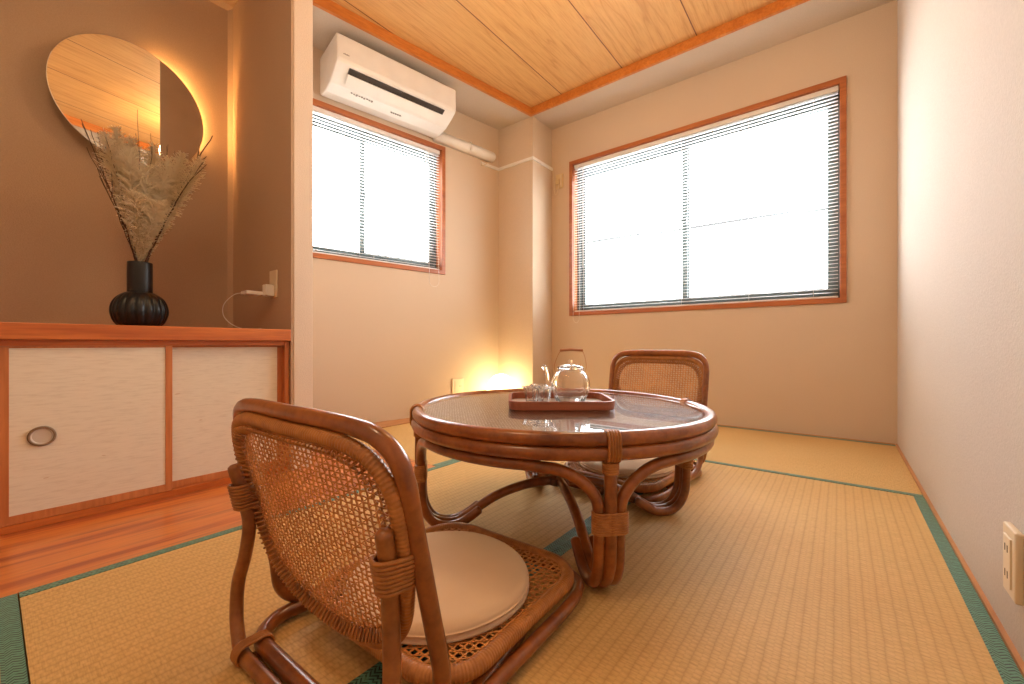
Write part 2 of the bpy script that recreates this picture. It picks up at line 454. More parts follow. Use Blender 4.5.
# boarded ceiling inside its trim, plaster border round it
cA = Vector((-1.918,2.672)); dirA = Vector((-math.sin(A), -math.cos(A)))
cB = cA+dirA*((2.672-.96)/math.cos(A)); poly = [(cA.x,cA.y),(cB.x,cB.y),(-1.74,.96),(-1.74,.40),(.02,.40),(.02,2.672)]
q = MB(); q.box((-2.42,.3,ZW),(.12,2.75,ZW+.05)); q.build('ceiling', M['ceil'], kind='structure')
outer = [(-2.75,3.05),(-2.75,.80),(-1.83,.80),(-1.83,YR-.05),(XR+.05,YR-.05),(XR+.05,3.05)]
import bmesh
def plate_with_hole(name, outer, inner, z0, z1, m):
    bm = bmesh.new()
    for loop in (outer, inner):
        vs = [bm.verts.new((x,y,z0)) for x, y in loop]
        for i in range(len(vs)): bm.edges.new((vs[i], vs[(i+1)%len(vs)]))
    bmesh.ops.triangle_fill(bm, use_beauty=True, use_dissolve=False, edges=bm.edges[:])
    r = bmesh.ops.extrude_face_region(bm, geom=bm.faces[:])
    for e in r['geom']:
        if isinstance(e, bmesh.types.BMVert): e.co.z = z1
    bmesh.ops.recalc_face_normals(bm, faces=bm.faces[:])
    me = bpy.data.meshes.new(name); bm.to_mesh(me); bm.free(); me.materials.append(m)
    o = bpy.data.objects.new(name, me); COL.objects.link(o); o['kind'] = 'structure'; return o
def offs(poly, d):
    n = len(poly); out = []
    ar = sum(poly[i][0]*poly[(i+1)%n][1]-poly[(i+1)%n][0]*poly[i][1] for i in range(n)); sg = 1 if ar > 0 else -1
    for i in range(n):
        a, b, c_ = Vector(poly[i-1]), Vector(poly[i]), Vector(poly[(i+1)%n])
        d1 = (b-a).normalized(); d2 = (c_-b).normalized()
        n1 = Vector((d1.y,-d1.x))*sg; n2 = Vector((d2.y,-d2.x))*sg
        k = (n1+n2)/(1+n1.dot(n2)); p = b+k*d; out.append((p.x,p.y))
    return out
plate_with_hole('ceiling_border', outer, offs(poly,.012), ZS, ZS+.05, M['soffit'])
plate_with_hole('trim_3', offs(poly,.012), offs(poly,-.010), ZS-.006, ZW+.004, M['trim_y'])

# floor: sub floor, glossy boards, wedge board along the slanting wall
boxo('floor', (-2.75,YR-.05,-.12), (XR+.05,YB+.05,-.055), M['wedge'], kind='structure')
q = MB(); q.box((XF-.10,YR,-.054),(-1.374,YP,0.0)); q.prism([(ac(-.70)[0]+.0,YP),(-1.374,YP),(-1.374,1.208),(ac(-.36)[0],1.208)],-.054,0.0)
q.build('floor_boards', M['floor'], kind='structure')
w0 = ac((1.21-1.567)/math.cos(A)); w1 = ac((2.69-1.567)/math.cos(A))
q = MB(); q.prism([(w0.x,1.21),(-2.272,1.21),(-2.272,2.69),(w1.x,2.69)], -.054, .003)
q.build('baseboard_left', M['wedge'], kind='structure')
boxo('baseboard_right', (.2295,.04,-.054), (XR,2.962,.006), M['wedge'], kind='structure')
boxo('baseboard_back', (-1.913,2.958,-.054), (.2285,YB,.004), M['wedge'], kind='structure')

# ------------------------------------------------------------------ tatami mats
def mat(x0,x1,y0,y1, axis, label, edges):
    cx, cy = (x0+x1)/2, (y0+y1)/2; hx, hy = (x1-x0)/2-.0008, (y1-y0)/2-.0008
    t = thing('tatami_mat', label, 'tatami mat', (cx,cy,-.054))
    q = MB(); q.box((-hx,-hy,.0),(hx,hy,.053)); q.build('mat_body', M['tat'+axis], t)
    w = .0265
    for e in edges:
        b = {'L':((-hx-.0004,-hy,.03),(-hx+w,hy,.0545)),'R':((hx-w,-hy,.03),(hx+.0004,hy,.0545)),
             'N':((-hx,-hy-.0004,.03),(hx,-hy+w,.0545)),'F':((-hx,hy-w,.03),(hx,hy+.0004,.0545))}[e]
        q = MB(); q.box(*b); q.build('cloth_border', M['heriY' if e in 'LR' else 'heriX'], t, label='green patterned cloth border')
mat(-.575,.229,.042,2.008,'Y','tatami mat along the right wall, running from the table towards the camera',['L','R'])
mat(-1.373,-.575,.042,2.008,'Y','tatami mat under the near rattan chair, next to the glossy wooden boards',['L','R'])
mat(-1.373,.229,-.76,.041,'X','tatami mat whose green border shows at the bottom left corner',['F'])
mat(-1.66,.229,2.009,2.957,'X','far tatami mat lying crosswise along the foot of the large window wall',['N','F'])
mat(-2.270,-1.374,1.210,2.008,'Y','tatami mat in front of the small window, behind the end of the wooden boards',['R'])
mat(-2.270,-1.661,2.009,2.689,'Y','small tatami mat in the corner by the column and the round lamp',['N'])

# ------------------------------------------------------------------ windows and blinds
def window(n, W, loc, rotz):
    x0,x1,z0,z1 = W['x0'],W['x1'],W['z0'],W['z1']
    t = thing('window_%d' % n, None, None, loc, rotz, kind='structure')
    cw = .030
    q = MB()
    q.box((x0,-.012,z1-cw),(x1,.12,z1)); q.box((x0,-.012,z0),(x1,.12,z0+cw))
    q.box((x0,-.0125,z0),(x0+cw,.12,z1)); q.box((x1-cw,-.0125,z0),(x1,.12,z1))
    q.build('casing', M['casing'], t, bevel=.002)
    ix0,ix1,iz0,iz1 = x0+cw,x1-cw,z0+cw,z1-cw; xm = (ix0+ix1)/2
    q = MB(); f = .022
    q.box((ix0,.07,iz1-.052),(ix1,.14,iz1)); q.box((ix0,.07,iz0),(ix1,.14,iz0+f)); q.box((ix0,.07,iz0),(ix0+f,.14,iz1)); q.box((ix1-f,.07,iz0),(ix1,.14,iz1))
    q.build('outer_frame', M['alu'], t)
    for k, (a, b, y) in enumerate(((ix0+f,xm+.02,.105),(xm-.02,ix1-f,.080))):
        s_ = .034; q = MB(); zz0, zz1 = iz0+f, iz1-.052
        q.box((a,y,zz0),(a+s_,y+.022,zz1)); q.box((b-s_,y,zz0),(b,y+.022,zz1)); q.box((a+s_,y,zz0),(b-s_,y+.022,zz0+.045)); q.box((a+s_,y,zz1-.035),(b-s_,y+.022,zz1))
        sh = q.build('sash', M['alu'], t)
        q = MB(); q.box((a+s_,y+.009,zz0+.045),(b-s_,y+.013,zz1-.035)); q.build('pane', M['pane'], sh)
    q = MB(); q.box((xm-.012,.062,(iz0+iz1)/2-.03),(xm+.012,.08,(iz0+iz1)/2+.03)); q.box((xm-.03,.058,(iz0+iz1)/2-.008),(xm+.0,.07,(iz0+iz1)/2+.012))
    q.build('latch', M['alu'], t)
    return ix0,ix1,iz0,iz1
def blind(dims, loc, rotz, label, cordx, wandx, tapes, drop):
    ix0,ix1,iz0,iz1 = dims
    t = thing('venetian_blind', label, 'window blind', loc, rotz)
    a, b = ix0+.006, ix1-.006
    boxo('headrail', (a,.008,iz1-.030), (b,.036,iz1-.002), M['white_pl'], t, bevel=.002)
    boxo('bottom_rail', (a,.012,iz0+.003), (b,.034,iz0+.013), M['white_pl'], t, bevel=.002)
    q = MB(); pitch = .0205; z = iz1-.042; w = .0235; th = .0007; tilt = R(7)
    while z > iz0+.022:
        vs = []
        for x in (a+.001, b-.001):
            top = []; bot = []
            for k in range(4):
                u = k/3-.5; yy = .0225+u*w*math.cos(tilt); zz = z+u*w*math.sin(tilt)+.0016*(1-4*u*u)
                top.append((x,yy,zz+th/2)); bot.append((x,yy,zz-th/2))
            vs += top+bot[::-1]
        fs = [(k,(k+1)%8,8+(k+1)%8,8+k) for k in range(8)]+[tuple(range(7,-1,-1)), tuple(range(8,16))]
        q.add(vs, fs); z -= pitch
    q.build('slats', M['slat'], t)
    for x in tapes:
        q = MB(); q.tube([(x,.0095,iz1-.01),(x,.0095,iz0+.01)], .0009, 5); q.build('ladder_cord', M['cord'], t)
    q = MB()
    for (cx, zlow, sp) in drop:
        pts = [(cx,.004,iz1-.02),(cx-.002,-.004,iz0+.25),(cx-.004,-.016,iz0-.0),(cx-.003,-.016,zlow+.03),(cx+sp*.5,-.016,zlow),(cx+sp,-.016,zlow+.03),(cx+sp,-.016,iz0),(cx+sp*.9,-.004,iz0+.25),(cx+sp*.5,.004,iz1-.02)]
        q.tube(spline(pts,6), .0012, 5)
    q.build('pull_cord', M['cord'], t)
    q = MB(); q.tube([(wandx,.0,iz1-.03),(wandx,-.001,iz0+.35)], .0028, 6); q.build('tilt_wand', M['cord'], t)
    return t
d1 = window(1, W1, (0,YB,0), 0)
blind(d1, (0,YB,0), 0, 'wide white venetian blind lowered over the large right-hand window', 0, -1.62, (-1.62,-.86,-.45,-.12), [(-1.695,.70,.05)])
d2 = window(2, W2, tuple(P0), ROT_AC)
blind(d2, tuple(P0), ROT_AC, 'white venetian blind over the small window below the air conditioner', 0, .44, (-.35,.05,.47), [(.465,.955,.075)])
# overhead cable outside the large window
q = MB(); q.tube([(-3.2,5.0,1.905),(-1.348,5,1.866),(-.088,5,1.836),(1.6,5,1.81)], .021, 6)
tag(q.build('utility_cable', M['outwall']), 'thin dark cable crossing the sky outside the large window', 'cable')

# ------------------------------------------------------------------ air conditioner (local: x along the wall, -y into the room)
t = thing('air_conditioner', 'white wall-mounted air conditioner above the small window', 'air conditioner', tuple(P0), ROT_AC)
S0, S1 = -.300, .502
def ac_body(x0, x1, infl=0):
    prof = [(0.0,2.290),(-.285,2.292),(-.300,2.283),(-.303,2.150),(-.298,2.128),(-.250,2.098),(-.180,2.062),(-.10,2.045),(-.02,2.052),(0,2.066)]
    return prof
prof = ac_body(S0,S1)
q = MB(); n = len(prof)
q.add([(S0,y,z) for y,z in prof]+[(S1,y,z) for y,z in prof], [tuple(range(n)), tuple(range(2*n-1,n-1,-1))]+[(i,n+i,n+(i+1)%n,(i+1)%n) for i in range(n)])
q.build('body', M['white_pl'], t, bevel=.008)
# air slot on the sloping underside: y -.298..-.25
def slope(u):   # 0 at the front lip, 1 at the lower back
    a, b = Vector((-.300,2.126)), Vector((-.180,2.060)); return a.lerp(b, u)
def strip(q, x0, x1, u0, u1, off, th=.004):
    d = Vector((-.48,-.877))
    pts = []
    for x in (x0,x1):
        for u, o in ((u0,off),(u1,off),(u1,off-th),(u0,off-th)):
            p = slope(u)+d*o; pts.append((x,p.x,p.y))
    q.add(pts, [(0,3,2,1),(4,5,6,7),(0,1,5,4),(1,2,6,5),(2,3,7,6),(3,0,4,7)])
q = MB(); strip(q, S0+.075, S1-.085, .10, .36, .0045, .012); q.build('air_slot', M['dark_slot'], t)
q = MB(); strip(q, S0+.075, S1-.085, .34, .80, .013, .007); q.build('louver', M['white_pl'], t, bevel=.002)
q = MB()
for i in range(9):
    x = S0+.13+i*.016
    p = slope(1.0); q.box((x,-.166+.003*(i%2),2.0530),(x+.009,-.160+.004*(i%3),2.0582))
for i in range(5):
    x = S0+.40+i*.015; q.box((x,-.140,2.0465),(x+.010,-.134,2.053))
q.build('printed_marks', M['mark'], t)
q = MB()
for i in range(5): q.box((S0+.035+i*.007,-.3045,2.175),(S0+.040+i*.007,-.3005,2.180+.002*(i%2)))
q.build('badge', M['mark'], t)

# duct cover, small raceway, corner socket
t = thing('pipe_cover', 'rounded white pipe cover running from the air conditioner to the column', 'pipe cover', tuple(P0), ROT_AC)
q = MB(); pr = []
for k in range(9):
    a = PI*k/8; pr.append((-.068*math.sin(a)**.7, 2.078-.040*math.cos(a)))
m_ = len(pr); sts = [(.503,1),(.90,1),(1.02,1),(1.05,.95),(1.066,.8),(1.073,.5)]
vs = []
for s_, k in sts:
    for y, z in pr: vs.append((s_, y*k, 2.078+(z-2.078)*k))
fs = [(i*m_+j, i*m_+j+1, (i+1)*m_+j+1, (i+1)*m_+j) for i in range(len(sts)-1) for j in range(m_-1)]
fs += [tuple(range(m_-1,-1,-1)), tuple(range((len(sts)-1)*m_, len(sts)*m_))]
fs += [(i*m_+m_-1, i*m_, (i+1)*m_, (i+1)*m_+m_-1) for i in range(len(sts)-1)]
q.add(vs, fs, True); q.build('cover', M['white_pl'], t)
q = MB(); q.box((.80,-.0690,2.046),(.806,-.030,2.110)); q.build('joint_band', M['white_pl'], t)

t = thing('cable_raceway', 'slim white cable raceway bent round the column at head height', 'cable raceway')
zr = 1.995
q = MB(); a0 = ac(.95,.0,0); a1 = ac(1.128,.0,0)
def rbox(q, p, d, n, L, h, w, z):
    p = Vector(p); d = Vector(d); n = Vector(n); vs = []
    for s_ in (0,L):
        for o, zz in ((0,z),(w,z),(w,z+h),(0,z+h)):
            v = p+d*s_+n*o; vs.append((v.x,v.y,zz))
    q.add(vs, [(0,1,2,3),(7,6,5,4),(0,4,5,1),(1,5,6,2),(2,6,7,3),(3,7,4,0)])
rbox(q, (a0.x,a0.y,0), U, NI, 1.128-.95, .022, .012, zr)
q.build('left_run', M['white_pl'], t)
q = MB(); q.box((-2.275,2.678,zr),(-1.903,2.690,zr+.022)); q.build('front_run', M['white_pl'], t)
q = MB(); q.box((-1.915,2.690,zr),(-1.903,YB,zr+.022)); q.build('side_run', M['white_pl'], t)
q = MB(); cpts = [ac(1.03,.03,2.03),ac(.98,.045,2.00),ac(.945,.03,1.975),ac(.95,.008,2.0)]
q.tube(spline([tuple(p) for p in cpts],6), .004, 6); q.build('cable', M['cream_pl'], t); q = MB()
q.tube(spline([(-1.895,2.955,1.99),(-1.885,2.955,1.90),(-1.875,2.95,1.80),(-1.855,2.945,1.775),(-1.838,2.945,1.82),(-1.832,2.950,1.90)],6), .0035, 6)
q.build('cable', M['cream_pl'], t)
t = thing('wall_socket', 'yellowed socket beside the large window, at the end of the raceway', 'wall socket', (-1.835,YB,1.885))
boxo('plate', (-.036,-.010,-.058), (.034,0,.062), M['yellow_pl'], t, bevel=.003)
boxo('plug', (-.026,-.034,-.030), (.006,-.009,.018), M['yellow_pl'], t, bevel=.004)
boxo('terminal_block', (.010,-.018,-.05), (.026,-.009,.05), M['cream_pl'], t, bevel=.002)

def socket(name, label, loc, rotz, w=.07, h=.118, slots=((0,.022),(0,-.022)), th=.009):
    t = thing(name, label, 'wall socket', loc, rotz)
    boxo('plate', (-w/2,-th,-h/2), (w/2,0,h/2), M['cream_pl'], t, bevel=.003)
    q = MB(); q.box((-w*.28,-th-.0025,-h*.36),(w*.28,-th+.001,h*.36)); f = q.build('face', M['cream_pl'], t, bevel=.001)
    for sx, sz in slots:
        for k in (-.008,.005):
            q = MB(); q.box((sx+k,-th-.003,sz-.006),(sx+k+.002,-th-.002,sz+.006)); q.build('slot', M['dark_slot'], f)
    return t
pl = ac(.72,0,.202)
socket('wall_socket','cream socket low on the wall beside the glowing round lamp', tuple(pl), ROT_AC, .108, .118, ((.02,0),))
socket('wall_socket','cream socket low on the right wall at the picture edge', (XR,1.086,.158), -PI/2, .066, .118, th=.011)

# ------------------------------------------------------------------ alcove cabinet
CZ = .5425
t = thing('alcove_cabinet', 'low built-in cabinet with sliding papered doors under the mirror', 'cabinet', (0,0,0))
boxo('countertop', (XN+.002,YR+.002,CZ), (XF+.022,YS-.008,CZ+.048), M['cab'], t, bevel=.003, label='red-orange wooden countertop')
boxo('body', (XN+.003,YR+.003,.002), (XF-.050,YS-.010,CZ-.001), M['wall'], t)
boxo('sill', (XF-.048,YR+.003,.001), (XF+.001,YS-.010,.022), M['cab'], t)
boxo('head_rail', (XF-.048,YR+.003,CZ-.018), (XF-.001,YS-.010,CZ-.0005), M['cab'], t)
boxo('side_post', (XF-.047,.771,.022), (XF+.004,YS-.009,CZ-.001), M['cab_z'], t, bevel=.001)
boxo('side_post', (XF-.047,-.90,.022), (XF+.004,-.862,CZ-.001), M['cab_z'], t, bevel=.001)
def fdoor(y0, y1, x, label, stile=(1,1), pull=None):
    z0, z1 = .0225, CZ-.0185
    q = MB(); q.box((x-.014,y0+.006,z0+.006),(x-.002,y1-.006,z1-.004))
    d = q.build('door', M['fusuma'], t, label=label)
    q = MB(); s_ = .019
    q.box((x-.016,y0,z0),(x,y0+(s_ if stile[0] else .006),z1)); q.box((x-.016,y1-(s_ if stile[1] else .006),z0),(x,y1,z1))
    q.box((x-.016,y0,z0),(x-.0005,y1,z0+.024)); q.box((x-.016,y0,z1-.006),(x-.0005,y1,z1))
    q.build('door_frame', M['cab_z'], d, bevel=.001)
    if pull is not None:
        q = MB(); prof = [(.0,.0006),(.0195,.0006),(.0205,.0030),(.0225,.0036),(.0265,.0042),(.0285,.002),(.0285,-.001)]
        q.lathe(prof, 28, smooth=False)
        o = q.build('door_pull', M['brass'], d, loc=(x-.0010,pull,.262)); o.rotation_euler = (0,PI/2,0)
        q = MB(); q.lathe([(.0225,.0035),(.0235,.0052),(.0275,.0052),(.029,.003),(.029,-.001),(.0225,-.001)], 28, closed=True)
        o = q.build('pull_rim', M['brass_rim'], d, loc=(x-.0010,pull,.262)); o.rotation_euler = (0,PI/2,0)
fdoor(.020, .401, XF-.002, 'left papered sliding door with round pull', (1,1), .100)
fdoor(.385, .771, XF-.022, 'right papered sliding door', (0,1))
fdoor(-.862, .030, XF-.022, 'outer papered sliding door', (1,0))

# round mirror with warm light behind it
MC = Vector((-2.430,.401,1.580)); MR = .262
t = thing('round_mirror', 'round frameless mirror glowing at its right edge on the alcove wall', 'mirror', tuple(MC), R(7))
q = MB(); q.lathe([(0,0),(MR-.002,0),(MR,.001),(MR,.005),(MR-.002,.006),(0,.006)], 96, smooth=False)
o = q.build('mirror_glass', M['mirror'], t); o.rotation_euler = (0,PI/2,0)
q = MB(); q.lathe([(0,-.003),(MR-.004,-.003),(MR-.004,-.0002),(0,-.0002)], 64, smooth=False)
o = q.build('backing', M['black'], t); o.rotation_euler = (0,PI/2,0)
q = MB(); q.box((-.036,-.10,-.10),(-.004,.02,.10)); q.build('mount', M['black'], t)
q = MB()
pts = [(-.013, .232*math.cos(R(a)), .232*math.sin(R(a))) for a in range(-20,72,6)]
q.tube(pts, .005, 8)
q.build('light_strip', emit('warm_led', (1,.50,.15), 110), t)

# phone charger in the alcove side wall
t = thing('wall_socket', 'cream socket on the alcove side wall above the counter', 'wall socket', (-1.965,YS-.006,.795), 0)
boxo('plate', (-.036,-.008,-.060), (.036,0,.060), M['cream_pl'], t, bevel=.003)
t = thing('phone_charger', 'white phone charger plugged in above the counter with its loose cord', 'charger', (-1.965,YS-.014,.795), 0)
boxo('adapter', (-.022,-.034,-.055), (.018,0,-.005), M['white_pl'], t, bevel=.003)
boxo('usb_plug', (-.075,-.100,-.052), (-.010,-.034,-.036), M['white_pl'], t, bevel=.003)
q = MB(); q.tube(spline([(-.060,-.100,-.044),(-.085,-.125,-.055),(-.115,-.150,-.095),(-.115,-.152,-.140),(-.09,-.135,-.175),(-.04,-.11,-.198),(.03,-.09,-.2015),(.09,-.08,-.2015)],8), .0016, 6)
q.build('cord', M['white_pl'], t)

# ------------------------------------------------------------------ vase and dried arrangement
VX, VY, VZ = -2.09, .362, CZ+.0485
t = thing('vase', 'black ribbed round vase with a straight neck on the countertop', 'vase', (VX,VY,VZ))
prof = [(.0,.0),(.045,.0),(.058,.004),(.074,.020),(.0835,.045),(.086,.066),(.0815,.090),(.070,.112),(.052,.128),(.040,.134)]
q = MB(); q.lathe(spline([(r,0,z) for r,z in prof],3) and [(p.x,p.z) for p in spline([(r,0,z) for r,z in prof],3)], 144,
                  mod=lambda a,z,i: 1-.075*(1-abs(math.sin(a*9)))**1.4*min(1,max(0,math.sin(PI*min(1,max(0,z/.134)))*1.3)))
q.build('body', M['black'], t)
q = MB(); q.lathe([(.036,.128),(.0375,.134),(.0375,.246),(.0365,.249),(.0335,.249),(.033,.246),(.033,.13)], 48)
q.build('neck', M['black'], t)

MOUTH = Vector((VX,VY,VZ+.245))
def stem_pts(tip, bow, k=0, spread=1.0):
    tip = Vector(tip); base = Vector((VX+(tip.x-VX)*.10, VY-(tip.y-VY)*.06, VZ+.10))
    m1 = MOUTH+Vector(((tip.x-VX)*.055, (tip.y-VY)*.075, 0)); m1.x = VX+max(-.02,min(.02,m1.x-VX)); m1.y = VY+max(-.022,min(.022,m1.y-VY))
    mid = m1.lerp(tip,.5)-Vector(bow)*.25
    return spline([tuple(base),tuple(m1),tuple(mid),tuple(tip)], 8)
def plume(tip, bow, width, seed, label):
    rnd = random.Random(seed); pts = stem_pts(tip, bow)
    q = MB(); q.tube(pts, .0011, 5)
    P = resample(pts[9:], .0030)
    n = len(P)
    for i, p in enumerate(P):
        f = i/n
        T = (P[min(i+1,n-1)]-P[max(i-1,0)]).normalized()
        w = width*min(1,(.12+f*1.35))*(1 if f<.8 else max(.25,1-(f-.8)*3.2))
        for k in range(6):
            a = rnd.uniform(0,2*PI)
            s_ = Vector((math.cos(a),math.sin(a),0)); s_ = (s_-T*s_.dot(T)).normalized()
            L = w*rnd.uniform(.45,1.35); up = rnd.uniform(.6,1.3); dr = rnd.uniform(-.45,.15)
            a1 = p+s_*L*.45+T*L*.40*up; a2 = p+s_*L*.95+T*L*(.75*up+dr)+Vector((rnd.uniform(-1,1),rnd.uniform(-1,1),rnd.uniform(-1,1)))*L*.12
            q.tube([p,a1,a2], lambda s2: .0014-.006*s2, 3, cap=False)
    o = q.build('feather_plume', M['plume'])
    tag(o, label, 'feather', 'feathery plumes in the black vase')
    return o
PL = [((-2.07,.262,1.285),(0,0,0),.036),((-2.10,.296,1.325),(0,0,0),.038),((-2.02,.318,1.23),(0,0,0),.040),((-2.12,.340,1.31),(0,0,0),.040),
      ((-2.03,.372,1.19),(0,0,0),.046),((-2.10,.405,1.30),(0,0,0),.038),((-2.04,.440,1.245),(0,0,0),.040),((-2.09,.492,1.30),(0,0,0),.036),((-2.06,.545,1.285),(0,0,0),.034),
      ((-2.01,.335,1.075),(0,0,0),.050),((-2.01,.392,1.060),(0,0,0),.048)]
for i, (tip, bow, w) in enumerate(PL):
    plume(tip, bow, w, 20+i, 'cream feathery plume standing in the bouquet of the black vase')
def twig(tip, bow, r0, seed, label, grp=True, branches=3):
    rnd = random.Random(seed); pts = stem_pts(tip, bow); q = MB()
    L = sum((pts[i]-pts[i-1]).length for i in range(1,len(pts)))
    wob = [p+Vector((rnd.uniform(-1,1),rnd.uniform(-1,1),0))*.0025 for p in pts]
    q.tube(wob, lambda s_: r0*(1-.6*s_/L), 6)
    for k in range(branches):
        i = rnd.randint(len(pts)//2, len(pts)-3); p = wob[i]; T = (pts[i+1]-pts[i]).normalized()
        d = (T+Vector((rnd.uniform(-.5,.5),rnd.uniform(-.5,.5),.1))).normalized(); ln = rnd.uniform(.03,.08)
        q.tube([p,p+d*ln*.5+T*.004,p+d*ln+T*.015], r0*.4, 5)
    o = q.build('dried_twig', M['twig'])
    tag(o, label, 'twig', 'dark dried twigs in the vase' if grp else None); return o
TW = [((-2.08,.205,1.30),(0,-.03,-.02),.0028),((-2.10,.230,1.295),(0,-.025,0),.0026),((-2.06,.262,1.29),(0,-.02,0),.0024),((-2.13,.298,1.325),(0,-.01,0),.002),
      ((-2.07,.352,1.41),(0,-.01,0),.0018),((-2.05,.392,1.28),(0,.005,0),.0016),((-2.06,.442,1.31),(0,.01,0),.0018),((-2.12,.475,1.315),(0,.02,0),.0018),
      ((-2.04,.240,1.16),(0,-.03,0),.0026),((-2.10,.270,1.20),(0,-.02,0),.0024),((-2.07,.218,1.22),(0,-.025,0),.0024)]
for i, (tip, bow, r0) in enumerate(TW): twig(tip, bow, r0, 50+i, 'thin dark dried twig among the plumes in the black vase')
twig((-2.08,.592,1.41), (0,.035,-.045), .0052, 90, 'thickest dark twig, leaning furthest right out of the black vase', False, 2)
twig((-2.03,.545,1.27), (0,.03,-.03), .0040, 91, 'second thick dark twig leaning right beside the thickest one', False, 1)

# ------------------------------------------------------------------ glowing floor lamp in the corner
t = thing('globe_lamp', 'glowing white globe lamp on the floor in the corner by the column', 'lamp', (-2.115,2.54,0))
q = MB(); q.lathe([(0,.0),(.055,.0),(.058,.004),(.058,.022),(.050,.028),(0,.028)], 32); q.build('base', M['white_pl'], t)
q = MB(); q.lathe([(.035,.028)]+[(.118*math.sin(R(a)), .160-.132*math.cos(R(a))) for a in range(20,180,10)]+[(0,.292)], 40)
q.build('glass_globe', emit('lamp_glow', (1,.76,.38), 6.5), t)

# ------------------------------------------------------------------ coffee table
t = thing('coffee_table', 'round low rattan coffee table with a glass top', 'table', (-.666,1.070,0), R(1.8))
def cyl(phi, r, z): return (r*math.cos(phi), r*math.sin(phi), z)
RR, PR = .4145, .0158
q = MB(); q.tube([cyl(2*PI*k/96,RR,.3375) for k in range(96)], PR, 14, closed=True); q.build('top_ring', M['pole'], t)
q = MB(); q.tube([cyl(2*PI*k/96,RR+.003,.3090) for k in range(96)], .0152, 14, closed=True); q.build('lower_ring', M['pole'], t)
q = MB(); q.lathe([(0,.331),(.402,.331),(.402,.337),(0,.337)], 72, smooth=False); q.build('woven_panel', M['woven'], t, label='woven cane panel under the glass')
q = MB(); q.lathe([(0,.3395),(.4005,.3395),(.4020,.3405),(.4020,.3455),(.4005,.3465),(0,.3465)], 96, smooth=False); q.build('glass_top', M['table_glass'], t, label='clear glass table top')
phis = [R(45+90*k) for k in range(4)]
for k, ph in enumerate(phis):
    prof = [(.4100,.315),(.4100,.20),(.4090,.115),(.402,.068),(.382,.034),(.348,.0165),(.305,.0165),(.262,.040),(.19,.083),(.10,.112),(.012,.121)]
    q = MB(); q.rod(spline([cyl(ph,r,z) for r,z in prof],7), .0136, 14); q.build('leg', M['pole'], t)
    # arch to the next leg (one bent pole from foot to foot)
    nx = ph+PI/2; off = .0215
    def side(phi, sgn, r, z):
        c_ = Vector(cyl(phi, r, z)); tv = Vector((-math.sin(phi), math.cos(phi), 0)); return tuple(c_+tv*off*sgn)
    jp = [(.243,.051),(.270,.032),(.305,.0155),(.346,.0150),(.378,.033),(.397,.068),(.403,.115),(.404,.170)]
    a_ = [side(ph, 1, r, z) for r, z in jp]
    b_ = [side(nx, -1, r, z) for r, z in jp][::-1]
    mid = []
    p0_ = off/.404
    for j in range(1,7):
        a = PI/2*j/6; mid.append(cyl(ph+p0_+.30*(1-math.cos(a)), .406, .180+.0970*math.sin(a)))
    for j in range(1,12):
        mid.append(cyl(ph+p0_+.30+(PI/2-2*p0_-.60)*j/12, .4105, .2810))
    for j in range(6,0,-1):
        a = PI/2*j/6; mid.append(cyl(nx-p0_-.30*(1-math.cos(a)), .406, .180+.0970*math.sin(a)))
    q = MB(); q.rod(spline(a_+mid+b_,4), .0126, 14); q.build('arch', M['pole'], t)
    # bindings
    q = MB()
    for j in range(9):                                   # wide band round the three poles
        z = .146+.0050*j
        loop = []
        for cx, a0, a1 in ((off,-90,90),(-off,90,270)):
            for kk in range(9):
                a = R(a0+(a1-a0)*kk/8); loop.append((cx+.0148*math.cos(a), .0150*math.sin(a)))
        tv = Vector((-math.sin(ph), math.cos(ph), 0)); rv = Vector((math.cos(ph), math.sin(ph), 0)); c_ = Vector(cyl(ph,.4065,z))
        q.tube([c_+tv*x+rv*y for x, y in loop], .0030, 6, closed=True)
    q.build('pole_band', M['wrap'], t); q = MB()
    for j in range(5):                                   # upper short wrap on the centre pole
        c_ = Vector(cyl(ph,.410,.268+.0048*j)); rv = Vector((math.cos(ph), math.sin(ph), 0)); tv = Vector((-math.sin(ph), math.cos(ph), 0))
        q.tube([c_+(rv*math.cos(a)+tv*math.sin(a))*.0150 for a in [2*PI*kk/14 for kk in range(14)]], .0030, 6, closed=True)
    q.build('upper_wrap', M['wrap'], t); q = MB()
    for j in range(5):                                   # wrap over both rings
        dphi = (j-2)*.0056/RR
        loop = []
        for zc, a0, a1 in ((.3375,0,180),(.3090,180,360)):
            for kk in range(9):
                a = R(a0+(a1-a0)*kk/8); loop.append((RR+.002+.0180*math.cos(a), zc+.0172*math.sin(a)))
        q.tube([cyl(ph+dphi, r, z) for r, z in loop], .0030, 6, closed=True)
    q.build('ring_wrap', M['wrap'], t)
q = MB()
for j in range(5):
    q.tube([(.030*math.cos(a)*1.0,.030*math.sin(a),.112+.004*j) for a in [2*PI*kk/16 for kk in range(16)]], .0028, 6, closed=True)
q.build('centre_binding', M['pole_dark'], t)

